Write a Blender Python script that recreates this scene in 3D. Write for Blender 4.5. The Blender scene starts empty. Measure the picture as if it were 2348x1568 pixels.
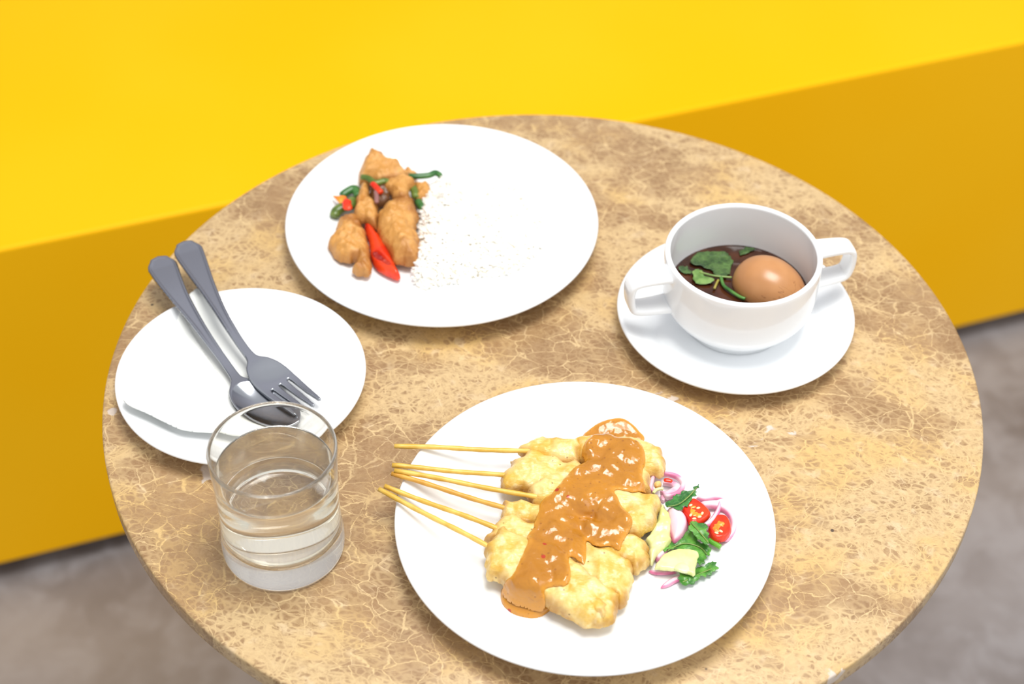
import bpy, math, random
import numpy as np
from mathutils import Matrix, Vector
random.seed(4)
RNG = np.random.RandomState(11)
SC = bpy.context.scene
COL = SC.collection

# ------------------------------------------------------------------ camera
IW, IH, F = 2348.0, 1568.0, 3933.9
CAM = np.array([0.0, -0.83894, 0.83957])
YAW, PIT, ROL = -0.02576, 0.76769, 0.01656
FWD = np.array([math.sin(YAW)*math.cos(PIT), math.cos(YAW)*math.cos(PIT), -math.sin(PIT)])
_r = np.array([math.cos(YAW), -math.sin(YAW), 0.0]); _u = np.cross(_r, FWD)
RT = math.cos(ROL)*_r + math.sin(ROL)*_u
UP = -math.sin(ROL)*_r + math.cos(ROL)*_u
cd = bpy.data.cameras.new('camera'); cam = bpy.data.objects.new('camera', cd); COL.objects.link(cam)
cd.sensor_width = 36.0; cd.lens = F/IW*36.0; cd.clip_start = 0.02; cd.clip_end = 50
M = Matrix.Identity(4)
for i in range(3):
    M[i][0] = RT[i]; M[i][1] = UP[i]; M[i][2] = -FWD[i]; M[i][3] = CAM[i]
cam.matrix_world = M
SC.camera = cam
cd.dof.use_dof = True; cd.dof.focus_distance = 1.09; cd.dof.aperture_fstop = 5.6; cd.dof.aperture_blades = 0

# ------------------------------------------------------------------ light
SC.view_settings.view_transform = 'Standard'; SC.view_settings.look = 'None'
SC.view_settings.exposure = 0.0; SC.view_settings.gamma = 1.0
SC.view_settings.use_curve_mapping = False
SC.cycles.max_bounces = 48; SC.cycles.transmission_bounces = 48; SC.cycles.diffuse_bounces = 5; SC.cycles.glossy_bounces = 48
SC.cycles.caustics_refractive = True; SC.cycles.caustics_reflective = False
SC.cycles.sample_clamp_indirect = 6.0
SC.cycles.blur_glossy = 0.3
W = bpy.data.worlds.new('world'); SC.world = W; W.use_nodes = True
W.node_tree.nodes['Background'].inputs[0].default_value = (0.96, 0.975, 1.0, 1)
W.node_tree.nodes['Background'].inputs[1].default_value = 0.84

def area(name, loc, target, sx, sy, power, col=(1, 1, 1)):
    l = bpy.data.lights.new(name, 'AREA'); l.shape = 'RECTANGLE'; l.size = sx; l.size_y = sy
    l.energy = power; l.color = col
    o = bpy.data.objects.new(name, l); COL.objects.link(o); o.location = loc
    d = Vector(target) - Vector(loc); o.rotation_euler = d.to_track_quat('-Z', 'Y').to_euler()
    return o
area('ceiling_panel', (0.25, 0.0, 2.4), (0.0, 0.15, 0), 1.2, 1.0, 60, (1.0, 0.985, 0.95))
area('window_light', (2.6, -0.6, 1.7), (0.0, 0.1, 0), 1.6, 1.6, 14, (0.95, 0.975, 1.0))

# ------------------------------------------------------------------ helpers
def P(px, py, z):
    """point of the horizontal plane at height z that lies on this line of sight"""
    d = FWD + (px-IW/2)/F*RT - (py-IH/2)/F*UP
    t = (z-CAM[2])/d[2]
    q = CAM + t*d
    return (float(q[0]), float(q[1]))

def PL(pts, z, crop=None):
    if crop:
        s, ox, oy = crop
        pts = [(ox+x/s, oy+y/s) for x, y in pts]
    return np.array([P(x, y, z) for x, y in pts])

def tag(o, label=None, cat=None, group=None, kind=None):
    if label: o['label'] = label
    if cat: o['category'] = cat
    if group: o['group'] = group
    if kind: o['kind'] = kind
    return o

def empty(name, loc=(0, 0, 0)):
    o = bpy.data.objects.new(name, None); COL.objects.link(o); o.location = loc
    o.empty_display_size = 0.01
    return o

def link(name, me, mat, parent=None, smooth=True):
    o = bpy.data.objects.new(name, me); COL.objects.link(o)
    if mat: me.materials.append(mat)
    if smooth: me.polygons.foreach_set('use_smooth', [True]*len(me.polygons))
    if parent:
        o.parent = parent
        o.matrix_parent_inverse = Matrix.Translation(-Vector(parent.location))
    return o

def mesh(name, v, f):
    me = bpy.data.meshes.new(name); me.from_pydata([tuple(map(float, a)) for a in v], [], f); me.update()
    return me

def recentre(o):
    """put a lone mesh's origin at its base"""
    me = o.data
    co = np.empty(len(me.vertices)*3); me.vertices.foreach_get('co', co); co = co.reshape(-1, 3)
    c = np.array([co[:, 0].mean(), co[:, 1].mean(), co[:, 2].min()])
    me.vertices.foreach_set('co', (co-c).ravel()); me.update(); o.location = c
    return o

def vnoise(x, y, s, seed=0):
    x = np.asarray(x)*s+seed*17.13; y = np.asarray(y)*s+seed*9.71
    xi = np.floor(x).astype(np.int64); yi = np.floor(y).astype(np.int64); fx = x-xi; fy = y-yi
    fx = fx*fx*(3-2*fx); fy = fy*fy*(3-2*fy)
    def h(a, b):
        n = (a*374761393+b*668265263+seed*1442695) & 0x7fffffff
        n = ((n ^ (n >> 13))*1274126177) & 0x7fffffff
        n = (n ^ (n >> 16))
        return (n % 100003)/100003.0
    return ((h(xi, yi)*(1-fx)+h(xi+1, yi)*fx)*(1-fy)+(h(xi, yi+1)*(1-fx)+h(xi+1, yi+1)*fx)*fy)*2-1

def fbm(x, y, s, seed=0, o=3):
    r = 0; a = 1
    for k in range(o):
        r = r+a*vnoise(x, y, s*2**k, seed+k*7); a *= .5
    return r

def smooth_outline(pts, n=6, jit=0.0, js=250, seed=1):
    p = np.asarray(pts, float); m = len(p); out = []
    for i in range(m):
        a, b, c, d = p[i-1], p[i], p[(i+1) % m], p[(i+2) % m]
        for k in range(n):
            t = k/n
            out.append(.5*((2*b)+(-a+c)*t+(2*a-5*b+4*c-d)*t*t+(-a+3*b-3*c+d)*t**3))
    q = np.array(out)
    if jit:
        tn = np.roll(q, -1, 0)-np.roll(q, 1, 0); nn = np.stack([tn[:, 1], -tn[:, 0]], 1)
        nn /= np.linalg.norm(nn, axis=1)[:, None]+1e-9
        q = q+nn*(jit*fbm(q[:, 0], q[:, 1], js, seed))[:, None]
    return q

def sdf(poly, X):
    """signed distance, positive inside, and the nearest boundary point"""
    a = poly; b = np.roll(poly, -1, 0); best = np.full(len(X), 1e9); near = np.zeros_like(X)
    ins = np.zeros(len(X), bool)
    for i in range(len(a)):
        e = b[i]-a[i]; w = X-a[i]
        t = np.clip((w@e)/(e@e+1e-18), 0, 1); q = a[i]+t[:, None]*e
        d = np.hypot(X[:, 0]-q[:, 0], X[:, 1]-q[:, 1]); m = d < best
        best[m] = d[m]; near[m] = q[m]
        c = (a[i, 1] > X[:, 1]) != (b[i, 1] > X[:, 1])
        if abs(e[1]) > 1e-15:
            xx = a[i, 0]+(X[:, 1]-a[i, 1])/e[1]*e[0]
            ins ^= c & (X[:, 0] < xx)
    return np.where(ins, best, -best), near

def dome(d, w):
    t = np.clip(d/w, 0, 1); return np.sqrt(np.clip(1-(1-t)**2, 0, 1))

def blob(name, poly, ztop, zbot, mat, res=.0008, parent=None, mapf=None, split=None, sm=3):
    """closed solid over a plan outline; ztop / zbot are functions of x, y, d (distance inside the outline)"""
    lo = poly.min(0)-res*1.5; hi = poly.max(0)+res*1.5
    nx = int((hi[0]-lo[0])/res)+2; ny = int((hi[1]-lo[1])/res)+2
    gx, gy = np.meshgrid(lo[0]+np.arange(nx)*res, lo[1]+np.arange(ny)*res, indexing='ij')
    X = np.stack([gx.ravel(), gy.ravel()], 1); D, N = sdf(poly, X)
    keep = D > -res*.72; inner = D > res*.3
    sn = keep & ~inner; X[sn] = N[sn]; D = np.where(sn, 0, D)
    K = keep.reshape(nx, ny); I = inner.reshape(nx, ny)
    cell = K[:-1, :-1] & K[1:, :-1] & K[1:, 1:] & K[:-1, 1:] & (I[:-1, :-1] | I[1:, :-1] | I[1:, 1:] | I[:-1, 1:])
    ci, cj = np.nonzero(cell); idx = lambda i, j: i*ny+j
    quads = np.stack([idx(ci, cj), idx(ci+1, cj), idx(ci+1, cj+1), idx(ci, cj+1)], 1)
    zt = ztop(X[:, 0], X[:, 1], D); zb = zbot(X[:, 0], X[:, 1], D)
    for _ in range(sm):
        for A in (zt, zb):
            G = A.reshape(nx, ny); w = K.astype(float); S_ = np.zeros_like(G); Wt = np.zeros_like(G)
            for dx, dy in ((1, 0), (-1, 0), (0, 1), (0, -1)):
                S_ += np.roll(G*w, (dx, dy), (0, 1)); Wt += np.roll(w, (dx, dy), (0, 1))
            G2 = np.where(I & (Wt > 0), .5*G+.5*S_/np.maximum(Wt, 1), G); A[:] = G2.ravel(); zb = np.minimum(zb, zt-1e-5)
    out = []
    groups = [quads] if split is None else [quads[X[quads[:, 0], 0] < split], quads[X[quads[:, 0], 0] >= split]]
    eq = np.concatenate([quads[:, [0, 1]], quads[:, [1, 2]], quads[:, [2, 3]], quads[:, [3, 0]]]); NB = len(X)
    allkey = eq[:, 0]*NB+eq[:, 1]
    for gi, q in enumerate(groups):
        used = np.unique(q); rm = -np.ones(len(X), int); rm[used] = np.arange(len(used)); q = rm[q]; n = len(used)
        Xt = np.column_stack([X[used], zt[used]]); Xb = np.column_stack([X[used], zb[used]])
        V = np.vstack([Xt, Xb])
        if mapf is not None: V = mapf(V)
        e = np.concatenate([q[:, [0, 1]], q[:, [1, 2]], q[:, [2, 3]], q[:, [3, 0]]])
        key = e[:, 0]*n*1+e[:, 1]; rev = e[:, 1]*n+e[:, 0]
        bd = e[~np.isin(used[e[:, 1]]*NB+used[e[:, 0]], allkey)]
        faces = q.tolist()+(q[:, ::-1]+n).tolist()+np.stack([bd[:, 1], bd[:, 0], bd[:, 0]+n, bd[:, 1]+n], 1).tolist()
        nm = name if split is None else name[gi]
        me = mesh(nm, V, faces)
        at = me.attributes.new('edge', 'FLOAT', 'POINT'); at.data.foreach_set('value', np.tile(D[used], 2).astype(np.float32))
        out.append(link(nm, me, mat, parent))
    return out[0] if split is None else out

def lump(name, px, z, t, mat, w=None, res=.0008, crop=None, jit=0.0, rough=0.0, rs=150, seed=1, parent=None,
         tilt=(0, 0), lift=.5, flat=False, n=6, zfun=None, fine=0.0):
    """a lump of food: plan outline seen from the camera, base height z, thickness t, edge roll w"""
    poly = smooth_outline(PL(px, z+t*lift, crop), n, jit, 260, seed)
    w = w or t*.9; c = poly.mean(0)
    def base(x, y):
        b = z+tilt[0]*(x-c[0])+tilt[1]*(y-c[1])
        return b if zfun is None else b+zfun(x, y)
    def zt(x, y, d):
        r = base(x, y)+t*(.25+.75*dome(d, w))
        if rough: r = r+rough*fbm(x, y, rs, seed, 3)*dome(d, w*.6)
        if fine: r = r+fine*fbm(x, y, 900, seed+3, 2)*dome(d, w*.3)
        return r
    def zb(x, y, d):
        return base(x, y)+(0 if flat else t*.25*(1-dome(d, w)))
    o = blob(name, poly, zt, zb, mat, res, parent)
    o_fn = (poly, zt)
    if parent is None: recentre(o)
    return o, o_fn

def lathe(name, prof, mat, parent=None, seg=96, loc=(0, 0, 0), closed=True):
    """prof: (r, z) loop; points with r = 0 become poles"""
    V = []; rings = []
    for r, z in prof:
        if r < 1e-7: rings.append([len(V)]); V.append((0, 0, z))
        else:
            rings.append(list(range(len(V), len(V)+seg)))
            V += [(r*math.cos(2*math.pi*k/seg), r*math.sin(2*math.pi*k/seg), z) for k in range(seg)]
    Fc = []; m = len(rings)
    for i in range(m if closed else m-1):
        a, b = rings[i], rings[(i+1) % m]
        if len(a) == 1 and len(b) == 1: continue
        for k in range(seg):
            k2 = (k+1) % seg
            if len(a) == 1: Fc.append((a[0], b[k2], b[k]))
            elif len(b) == 1: Fc.append((a[k], a[k2], b[0]))
            else: Fc.append((a[k], a[k2], b[k2], b[k]))
    V = [(x+loc[0], y+loc[1], z+loc[2]) for x, y, z in V]
    me = mesh(name, V, Fc)
    return link(name, me, mat, parent)

def curve_prof(pts, n=5):
    """Catmull-Rom through an open profile"""
    p = np.array(pts, float); out = []
    for i in range(len(p)-1):
        a = p[max(i-1, 0)]; b = p[i]; c = p[i+1]; d = p[min(i+2, len(p)-1)]
        for k in range(n):
            t = k/n; out.append(.5*((2*b)+(-a+c)*t+(2*a-5*b+4*c-d)*t*t+(-a+3*b-3*c+d)*t**3))
    out.append(p[-1]); q = np.array(out); q[:, 0] = np.maximum(q[:, 0], 0) if (p[:, 0] >= 0).all() else q[:, 0]
    return q

def sweep(name, path, wid, hei, mat, parent=None, seg=14, power=2.0, up=(0, 0, 1), closed=False):
    """closed section swept on a path; wid / hei are half sizes, one number or one per point"""
    p = np.array(path, float); n = len(p)
    wid = np.full(n, wid) if np.isscalar(wid) else np.array(wid); hei = np.full(n, hei) if np.isscalar(hei) else np.array(hei)
    if closed: T = np.roll(p, -1, 0)-np.roll(p, 1, 0)
    else: T = np.gradient(p, axis=0)
    T /= np.linalg.norm(T, axis=1)[:, None]
    U = np.tile(np.array(up, float), (n, 1)); S = np.cross(T, U); S /= np.linalg.norm(S, axis=1)[:, None]+1e-9
    N = np.cross(S, T)
    V = []
    for i in range(n):
        for k in range(seg):
            a = 2*math.pi*k/seg; ca, sa = math.cos(a), math.sin(a)
            x = math.copysign(abs(ca)**(2/power), ca)*wid[i]; y = math.copysign(abs(sa)**(2/power), sa)*hei[i]
            V.append(p[i]+S[i]*x+N[i]*y)
    Fc = []
    for i in range(n if closed else n-1):
        for k in range(seg):
            a, b = i*seg+k, i*seg+(k+1) % seg; c, d = ((i+1) % n)*seg+(k+1) % seg, ((i+1) % n)*seg+k
            Fc.append((a, b, c, d))
    if not closed:
        V.append(p[0]); V.append(p[-1]); c0, c1 = len(V)-2, len(V)-1
        for k in range(seg):
            Fc.append((c0, (k+1) % seg, k)); Fc.append((c1, (n-1)*seg+k, (n-1)*seg+(k+1) % seg))
    me = mesh(name, V, Fc)
    return link(name, me, mat, parent)

# ------------------------------------------------------------------ materials
class NT:
    def __init__(s, name):
        s.m = bpy.data.materials.new(name); s.m.use_nodes = True; s.t = s.m.node_tree
        s.b = s.t.nodes['Principled BSDF']; s.out = s.t.nodes['Material Output']
    def n(s, kind, **kw):
        nd = s.t.nodes.new(kind)
        for k, v in kw.items():
            if k.startswith('i_'):
                key = k[2:]; key = int(key) if key.isdigit() else key.replace('_', ' ')
                s.set(nd.inputs[key], v)
            else: setattr(nd, k, v)
        return nd
    def set(s, sock, v):
        if hasattr(v, 'is_linked') or isinstance(v, bpy.types.NodeSocket): s.t.links.new(v, sock)
        elif isinstance(v, (tuple, list)) and len(v) == 3 and sock.type == 'RGBA': sock.default_value = (*v, 1)
        else: sock.default_value = v
    def p(s, **kw):
        for k, v in kw.items(): s.set(s.b.inputs[k.replace('_', ' ')], v)
    def math(s, op, a, b=None, c=None, clamp=False):
        nd = s.t.nodes.new('ShaderNodeMath'); nd.operation = op; nd.use_clamp = clamp
        s.set(nd.inputs[0], a)
        if b is not None: s.set(nd.inputs[1], b)
        if c is not None: s.set(nd.inputs[2], c)
        return nd.outputs[0]
    def mix(s, f, a, b, blend='MIX'):
        nd = s.t.nodes.new('ShaderNodeMix'); nd.data_type = 'RGBA'; nd.blend_type = blend; nd.clamp_factor = True
        s.set(nd.inputs[0], f); s.set(nd.inputs[6], a); s.set(nd.inputs[7], b)
        return nd.outputs[2]
    def ramp(s, v, lo, hi, a=0.0, b=1.0, smooth=True):
        nd = s.t.nodes.new('ShaderNodeMapRange'); nd.interpolation_type = 'SMOOTHSTEP' if smooth else 'LINEAR'
        s.set(nd.inputs[0], v)
        for i, q in zip((1, 2, 3, 4), (lo, hi, a, b)): s.set(nd.inputs[i], q)
        return nd.outputs[0]
    def obj(s):
        return s.n('ShaderNodeTexCoord').outputs['Object']
    def noise(s, co, scale, detail=3, rough=.5, dist=0.0, out=0):
        nd = s.n('ShaderNodeTexNoise'); s.set(nd.inputs['Vector'], co); nd.inputs['Scale'].default_value = scale
        nd.inputs['Detail'].default_value = detail; nd.inputs['Roughness'].default_value = rough
        nd.inputs['Distortion'].default_value = dist
        return nd.outputs[out]
    def voro(s, co, scale, feature='DISTANCE_TO_EDGE', rnd=1.0):
        nd = s.n('ShaderNodeTexVoronoi'); nd.feature = feature; s.set(nd.inputs['Vector'], co)
        nd.inputs['Scale'].default_value = scale; nd.inputs['Randomness'].default_value = rnd
        return nd.outputs[0]
    def bump(s, h, strength=.3, dist=.001):
        nd = s.n('ShaderNodeBump'); nd.inputs['Strength'].default_value = strength; nd.inputs['Distance'].default_value = dist
        s.set(nd.inputs['Height'], h); s.set(s.b.inputs['Normal'], nd.outputs[0])
    def edge(s):
        nd = s.n('ShaderNodeAttribute'); nd.attribute_name = 'edge'; return nd.outputs['Fac']

def plain(name, col, rough=.4, **kw):
    m = NT(name); m.p(Base_Color=col, Roughness=rough, **kw); return m.m

def m_yellow():
    m = NT('yellow_paint'); co = m.obj()
    n = m.noise(co, 2.5, 2); c = m.mix(m.ramp(n, .3, .7), (.98, .49, .001), (.98, .515, .006))
    m.p(Base_Color=c, Roughness=.42, IOR=1.45); m.b.inputs['Specular IOR Level'].default_value = .12
    m.bump(m.noise(co, 500, 2), .05, .0002); return m.m

def m_marble():
    m = NT('brown_marble'); co0 = m.obj()
    mp = m.n('ShaderNodeMapping'); m.set(mp.inputs[0], co0); mp.inputs['Rotation'].default_value = (0, 0, math.radians(9))
    co0 = mp.outputs[0]
    w1 = m.noise(co0, 9, 3, .55, 0, 1); w2 = m.noise(co0, 55, 4, .65, 0, 1)
    def vsub(a, k):
        v = m.n('ShaderNodeVectorMath', operation='SUBTRACT'); m.set(v.inputs[0], a); v.inputs[1].default_value = (.5, .5, .5)
        sc = m.n('ShaderNodeVectorMath', operation='SCALE'); m.set(sc.inputs[0], v.outputs[0]); sc.inputs[3].default_value = k
        return sc.outputs[0]
    def vadd(a, b):
        v = m.n('ShaderNodeVectorMath', operation='ADD'); m.set(v.inputs[0], a); m.set(v.inputs[1], b); return v.outputs[0]
    def mapped(c, scale, rot=0.0, loc=(0, 0, 0)):
        q = m.n('ShaderNodeMapping'); m.set(q.inputs[0], c); q.inputs['Scale'].default_value = scale
        q.inputs['Rotation'].default_value = (0, 0, rot); q.inputs['Location'].default_value = loc; return q.outputs[0]
    cw = vadd(vadd(co0, vsub(w1, .07)), vsub(w2, .010))
    cf = vadd(vadd(co0, vsub(w1, .03)), vsub(w2, .0065))
    # bands of broken, net-like stone between calmer brown ones
    band = m.noise(mapped(cw, (1.0, 2.5, 1.0), .12), 4.6, 4, .6)
    n_s0 = m.noise(co0, 60, 4, .7)
    dense = m.ramp(m.math('ADD', band, m.math('MULTIPLY', m.math('SUBTRACT', n_s0, .5), .10)), .465, .525)
    mid = m.ramp(band, .34, .48)
    n_med = m.noise(co0, 22, 3); n_sm = m.noise(co0, 65, 3, .6); n_xs = m.noise(co0, 420, 3, .7)
    net = mapped(cf, (1.0, 1.45, 1.0), -.35)
    v_big = m.voro(cw, 13); v_med = m.voro(net, 50); v_small = m.voro(net, 145); v_fine = m.voro(cf, 290)
    rag = m.math('MULTIPLY', m.math('SUBTRACT', n_xs, .5), .16)
    l_big = m.math('MULTIPLY', m.ramp(v_big, .0, m.ramp(n_sm, .3, .7, .004, .018), 1, 0), m.ramp(n_med, .40, .58))
    l_med = m.math('MULTIPLY', m.ramp(m.math('ADD', v_med, m.math('MULTIPLY', rag, .4)), 0.0, m.ramp(n_sm, .35, .7, .010, .065), 1, 0), m.ramp(mid, 0, 1, .62, 1.0))
    l_small = m.math('MULTIPLY', m.ramp(m.math('ADD', v_small, rag), 0.02, m.ramp(n_sm, .35, .65, .07, .36), 1, 0), m.ramp(m.math('MULTIPLY', m.math('ADD', dense, mid), .5), 0, 1, .12, .95))
    l_fine = m.math('MULTIPLY', m.ramp(m.math('ADD', v_fine, rag), 0.0, .24, 1, 0), m.ramp(dense, 0, 1, .07, .62))
    def ridge(c, sc, wd, det=2, dist=.3):
        n = m.noise(c, sc, det, .5, dist); r = m.math('ABSOLUTE', m.math('SUBTRACT', n, .5)); return m.ramp(r, 0, wd, 1, 0)
    on = m.ramp(n_sm, .38, .6, .15, 1)
    h1 = m.math('MULTIPLY', ridge(mapped(cf, (1, 2.6, 1), .42), 8, .0032, 3), on)
    h2 = m.math('MULTIPLY', ridge(mapped(cf, (1, 3.2, 1), -1.05, (3, 1, 2)), 11, .0038, 3), m.math('MULTIPLY', on, .8))
    h3 = m.math('MULTIPLY', ridge(mapped(cf, (1, 2.6, 1), -.25, (5, 4, 2)), 22, .0065, 3), m.math('MULTIPLY', on, .6))
    h4 = m.math('MULTIPLY', ridge(mapped(cf, (1, 2.2, 1), 1.2, (7, 4, 5)), 30, .008, 3), m.math('MULTIPLY', on, .45))
    mx = lambda *a: a[0] if len(a) == 1 else m.math('MAXIMUM', a[0], mx(*a[1:]))
    # in the broken bands: cream ground with separate brown chips of many sizes
    fa = m.voro(mapped(cf, (1.0, 1.5, 1.0), -.4), 105, 'F1'); fb = m.voro(mapped(cf, (1.0, 1.7, 1.0), .2, (2, 3, 1)), 48, 'F1'); fc = m.voro(cf, 230, 'F1')
    ra = m.ramp(n_sm, .32, .66, .14, .50); rb = m.ramp(n_med, .42, .62, .05, .50)
    chip = mx(m.ramp(m.math('SUBTRACT', m.math('ADD', fa, rag), ra), -.04, .05, 1, 0), m.ramp(m.math('SUBTRACT', m.math('ADD', fb, m.math('MULTIPLY', rag, .5)), rb), -.03, .03, 1, 0),
              m.math('MULTIPLY', m.ramp(m.math('ADD', fc, rag), .20, .30, 1, 0), .6))
    fill = m.ramp(m.noise(cf, 210, 5, .7), .32, .62, .35, .92)
    ground = m.math('MULTIPLY', m.math('MULTIPLY', fill, dense), m.math('SUBTRACT', 1.0, m.math('MULTIPLY', chip, .92)))
    l_small = m.math('MULTIPLY', l_small, .85); l_fine = m.math('MULTIPLY', l_fine, .5)
    lines = mx(l_big, l_med, l_small, l_fine, h1, h2, h3, h4, ground)
    soft = m.math('MULTIPLY', m.ramp(m.noise(cf, 95, 5, .7), .42, .66), m.ramp(dense, 0, 1, .20, .30))
    lines = m.math('MAXIMUM', lines, soft)
    tone = m.ramp(m.noise(cw, 14, 5, .62), .34, .66)
    base = m.mix(tone, (.245, .136, .060), (.350, .208, .098))
    base = m.mix(m.ramp(n_xs, .35, .75, 0, .35), base, (.46, .31, .17))
    vein = m.mix(m.ramp(m.noise(cf, 14, 3), .48, .66), (.66, .475, .245), (.68, .46, .185))
    vein = m.mix(m.ramp(m.noise(cf, 80, 3), .56, .72, 0, .7), vein, (.71, .54, .33))
    c = m.mix(m.math('MULTIPLY', lines, .94), base, vein)
    q = m.ramp(m.math('MULTIPLY', m.ramp(m.noise(cw, 17, 2), .66, .70), m.ramp(m.noise(cf, 90, 3), .42, .56)), .2, .8)
    c = m.mix(m.math('MULTIPLY', q, .8), c, (.66, .58, .52))
    pin = m.voro(co0, 21, 'F1'); c = m.mix(m.ramp(pin, .018, .03, .85, 0), c, (.05, .035, .03))
    m.p(Base_Color=c, Roughness=m.ramp(m.noise(co0, 40, 2), .3, .7, .22, .32)); m.b.inputs['Specular IOR Level'].default_value = .45
    return m.m

def m_concrete():
    m = NT('grey_concrete'); co = m.obj()
    c = m.mix(m.ramp(m.noise(co, 5, 4, .6), .3, .7), (.165, .142, .135), (.270, .248, .248))
    c = m.mix(m.ramp(m.noise(co, 17, 4, .6, .5), .42, .66, 0, .55), c, (.34, .325, .335))
    c = m.mix(m.ramp(m.noise(co, 2.2, 2), .5, .7, 0, .4), c, (.29, .235, .18))
    m.p(Base_Color=c, Roughness=.55); m.bump(m.noise(co, 120, 4), .15, .001); return m.m

def m_porcelain():
    m = NT('white_porcelain'); m.p(Base_Color=(.86, .875, .885), Roughness=.12)
    m.b.inputs['Coat Weight'].default_value = .3; m.b.inputs['Coat Roughness'].default_value = .05
    return m.m

def m_meat(name='grilled_chicken', a=(.83, .61, .235), b=(.70, .43, .070), crust=(.40, .165, .02)):
    m = NT(name); co = m.obj(); e = m.edge()
    n = m.noise(co, 70, 4, .6); c = m.mix(m.ramp(n, .38, .66), a, b)
    c = m.mix(m.ramp(m.noise(co, 160, 3), .5, .72, 0, .5), c, (.93, .80, .50))
    cr = m.math('MULTIPLY', m.ramp(e, 0, .006, 1, 0), m.ramp(m.noise(co, 55, 3), .34, .58))
    c = m.mix(m.math('MULTIPLY', cr, .75), c, crust)
    c = m.mix(m.ramp(m.noise(co, 45, 3, .6), .62, .76, 0, .6), c, crust)
    c = m.mix(m.ramp(m.voro(co, 120, 'F1'), .05, .09, .8, 0), c, (.20, .10, .03))
    m.p(Base_Color=c, Roughness=m.ramp(n, .3, .7, .28, .45))
    m.b.inputs['Subsurface Weight'].default_value = .12; m.b.inputs['Subsurface Radius'].default_value = (.004, .002, .001); m.b.inputs['Subsurface Scale'].default_value = 1.0
    sm = m.n('ShaderNodeMapping'); m.set(sm.inputs[0], co); sm.inputs['Scale'].default_value = (.5, 2.2, 1); sm.inputs['Rotation'].default_value = (0, 0, .5)
    h = m.math('ADD', m.noise(sm.outputs[0], 260, 3, .6), m.math('MULTIPLY', m.noise(co, 120, 3), 1.2))
    m.bump(h, .55, .0012); return m.m

def m_fried():
    m = NT('fried_batter'); co = m.obj(); e = m.edge()
    n = m.noise(co, 60, 4, .6); c = m.mix(m.ramp(n, .34, .66), (.52, .235, .045), (.66, .34, .10))
    c = m.mix(m.ramp(m.noise(co, 38, 3), .50, .66, 0, .85), c, (.33, .115, .016))
    c = m.mix(m.ramp(e, 0, .003, .45, 0), c, (.35, .14, .03))
    m.p(Base_Color=c, Roughness=.5)
    m.bump(m.math('ADD', m.noise(co, 330, 3), m.noise(co, 130, 2)), .6, .0013); return m.m

def m_sauce():
    m = NT('peanut_sauce'); co = m.obj(); e = m.edge()
    c = m.mix(m.ramp(m.noise(co, 45, 3), .35, .65), (.43, .168, .012), (.51, .205, .014))
    c = m.mix(m.ramp(e, 0, .004, .8, 0), c, (.66, .29, .03))
    c = m.mix(m.ramp(m.noise(co, 420, 3, .7), .6, .75, 0, .45), c, (.30, .10, .015))
    f = m.voro(co, 62, 'F1'); c = m.mix(m.ramp(f, .07, .11, .9, 0), c, (.42, .02, .008))
    g = m.voro(co, 190, 'F1'); c = m.mix(m.ramp(g, .10, .17, .55, 0), c, (.25, .08, .015))
    m.p(Base_Color=c, Roughness=.17)
    m.b.inputs['Coat Weight'].default_value = .35; m.b.inputs['Coat Roughness'].default_value = .03
    h = m.math('ADD', m.math('MULTIPLY', m.noise(co, 120, 1), 1.5), m.math('MULTIPLY', m.noise(co, 300, 1), .35))
    m.bump(h, .55, .0026); return m.m

def m_leaf(name='coriander_leaf', a=(.035, .16, .020), b=(.13, .36, .05)):
    m = NT(name); co = m.obj()
    c = m.mix(m.ramp(m.noise(co, 120, 3), .35, .65), a, b)
    v = m.voro(co, 260); c = m.mix(m.ramp(v, 0, .06, .22, 0), c, (.20, .42, .10))
    m.p(Base_Color=c, Roughness=.3); m.bump(m.math('ADD', v, m.math('MULTIPLY', m.noise(co, 160, 2), 2)), .35, .0010); return m.m

def m_shallot():
    m = NT('pink_shallot'); co = m.obj(); e = m.edge()
    c = m.mix(m.ramp(e, .0004, .0016, 0, 1), (.70, .17, .34), (.80, .58, .66))
    c = m.mix(m.ramp(m.noise(co, 90, 2), .4, .65, 0, .35), c, (.86, .74, .78))
    m.p(Base_Color=c, Roughness=.2); m.b.inputs['Subsurface Weight'].default_value = .2; m.b.inputs['Subsurface Scale'].default_value = 1.0
    m.b.inputs['Subsurface Radius'].default_value = (.003, .002, .002); return m.m

def m_pods(name, a, b, rough=.25):
    m = NT(name); co = m.obj(); c = m.mix(m.ramp(m.noise(co, 90, 3), .35, .65), a, b)
    m.p(Base_Color=c, Roughness=rough); m.bump(m.noise(co, 260, 2), .2, .0005); return m.m

def m_steel():
    m = NT('stainless_steel'); co = m.obj()
    m.p(Base_Color=(.39, .405, .44), Metallic=1.0, Roughness=m.ramp(m.noise(co, 60, 2), .3, .7, .13, .16)); return m.m

def m_glass(name, ior, tint):
    m = NT(name); m.p(Base_Color=tint, Roughness=0.0, IOR=ior); m.b.inputs['Transmission Weight'].default_value = 1.0
    return m.m

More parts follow.
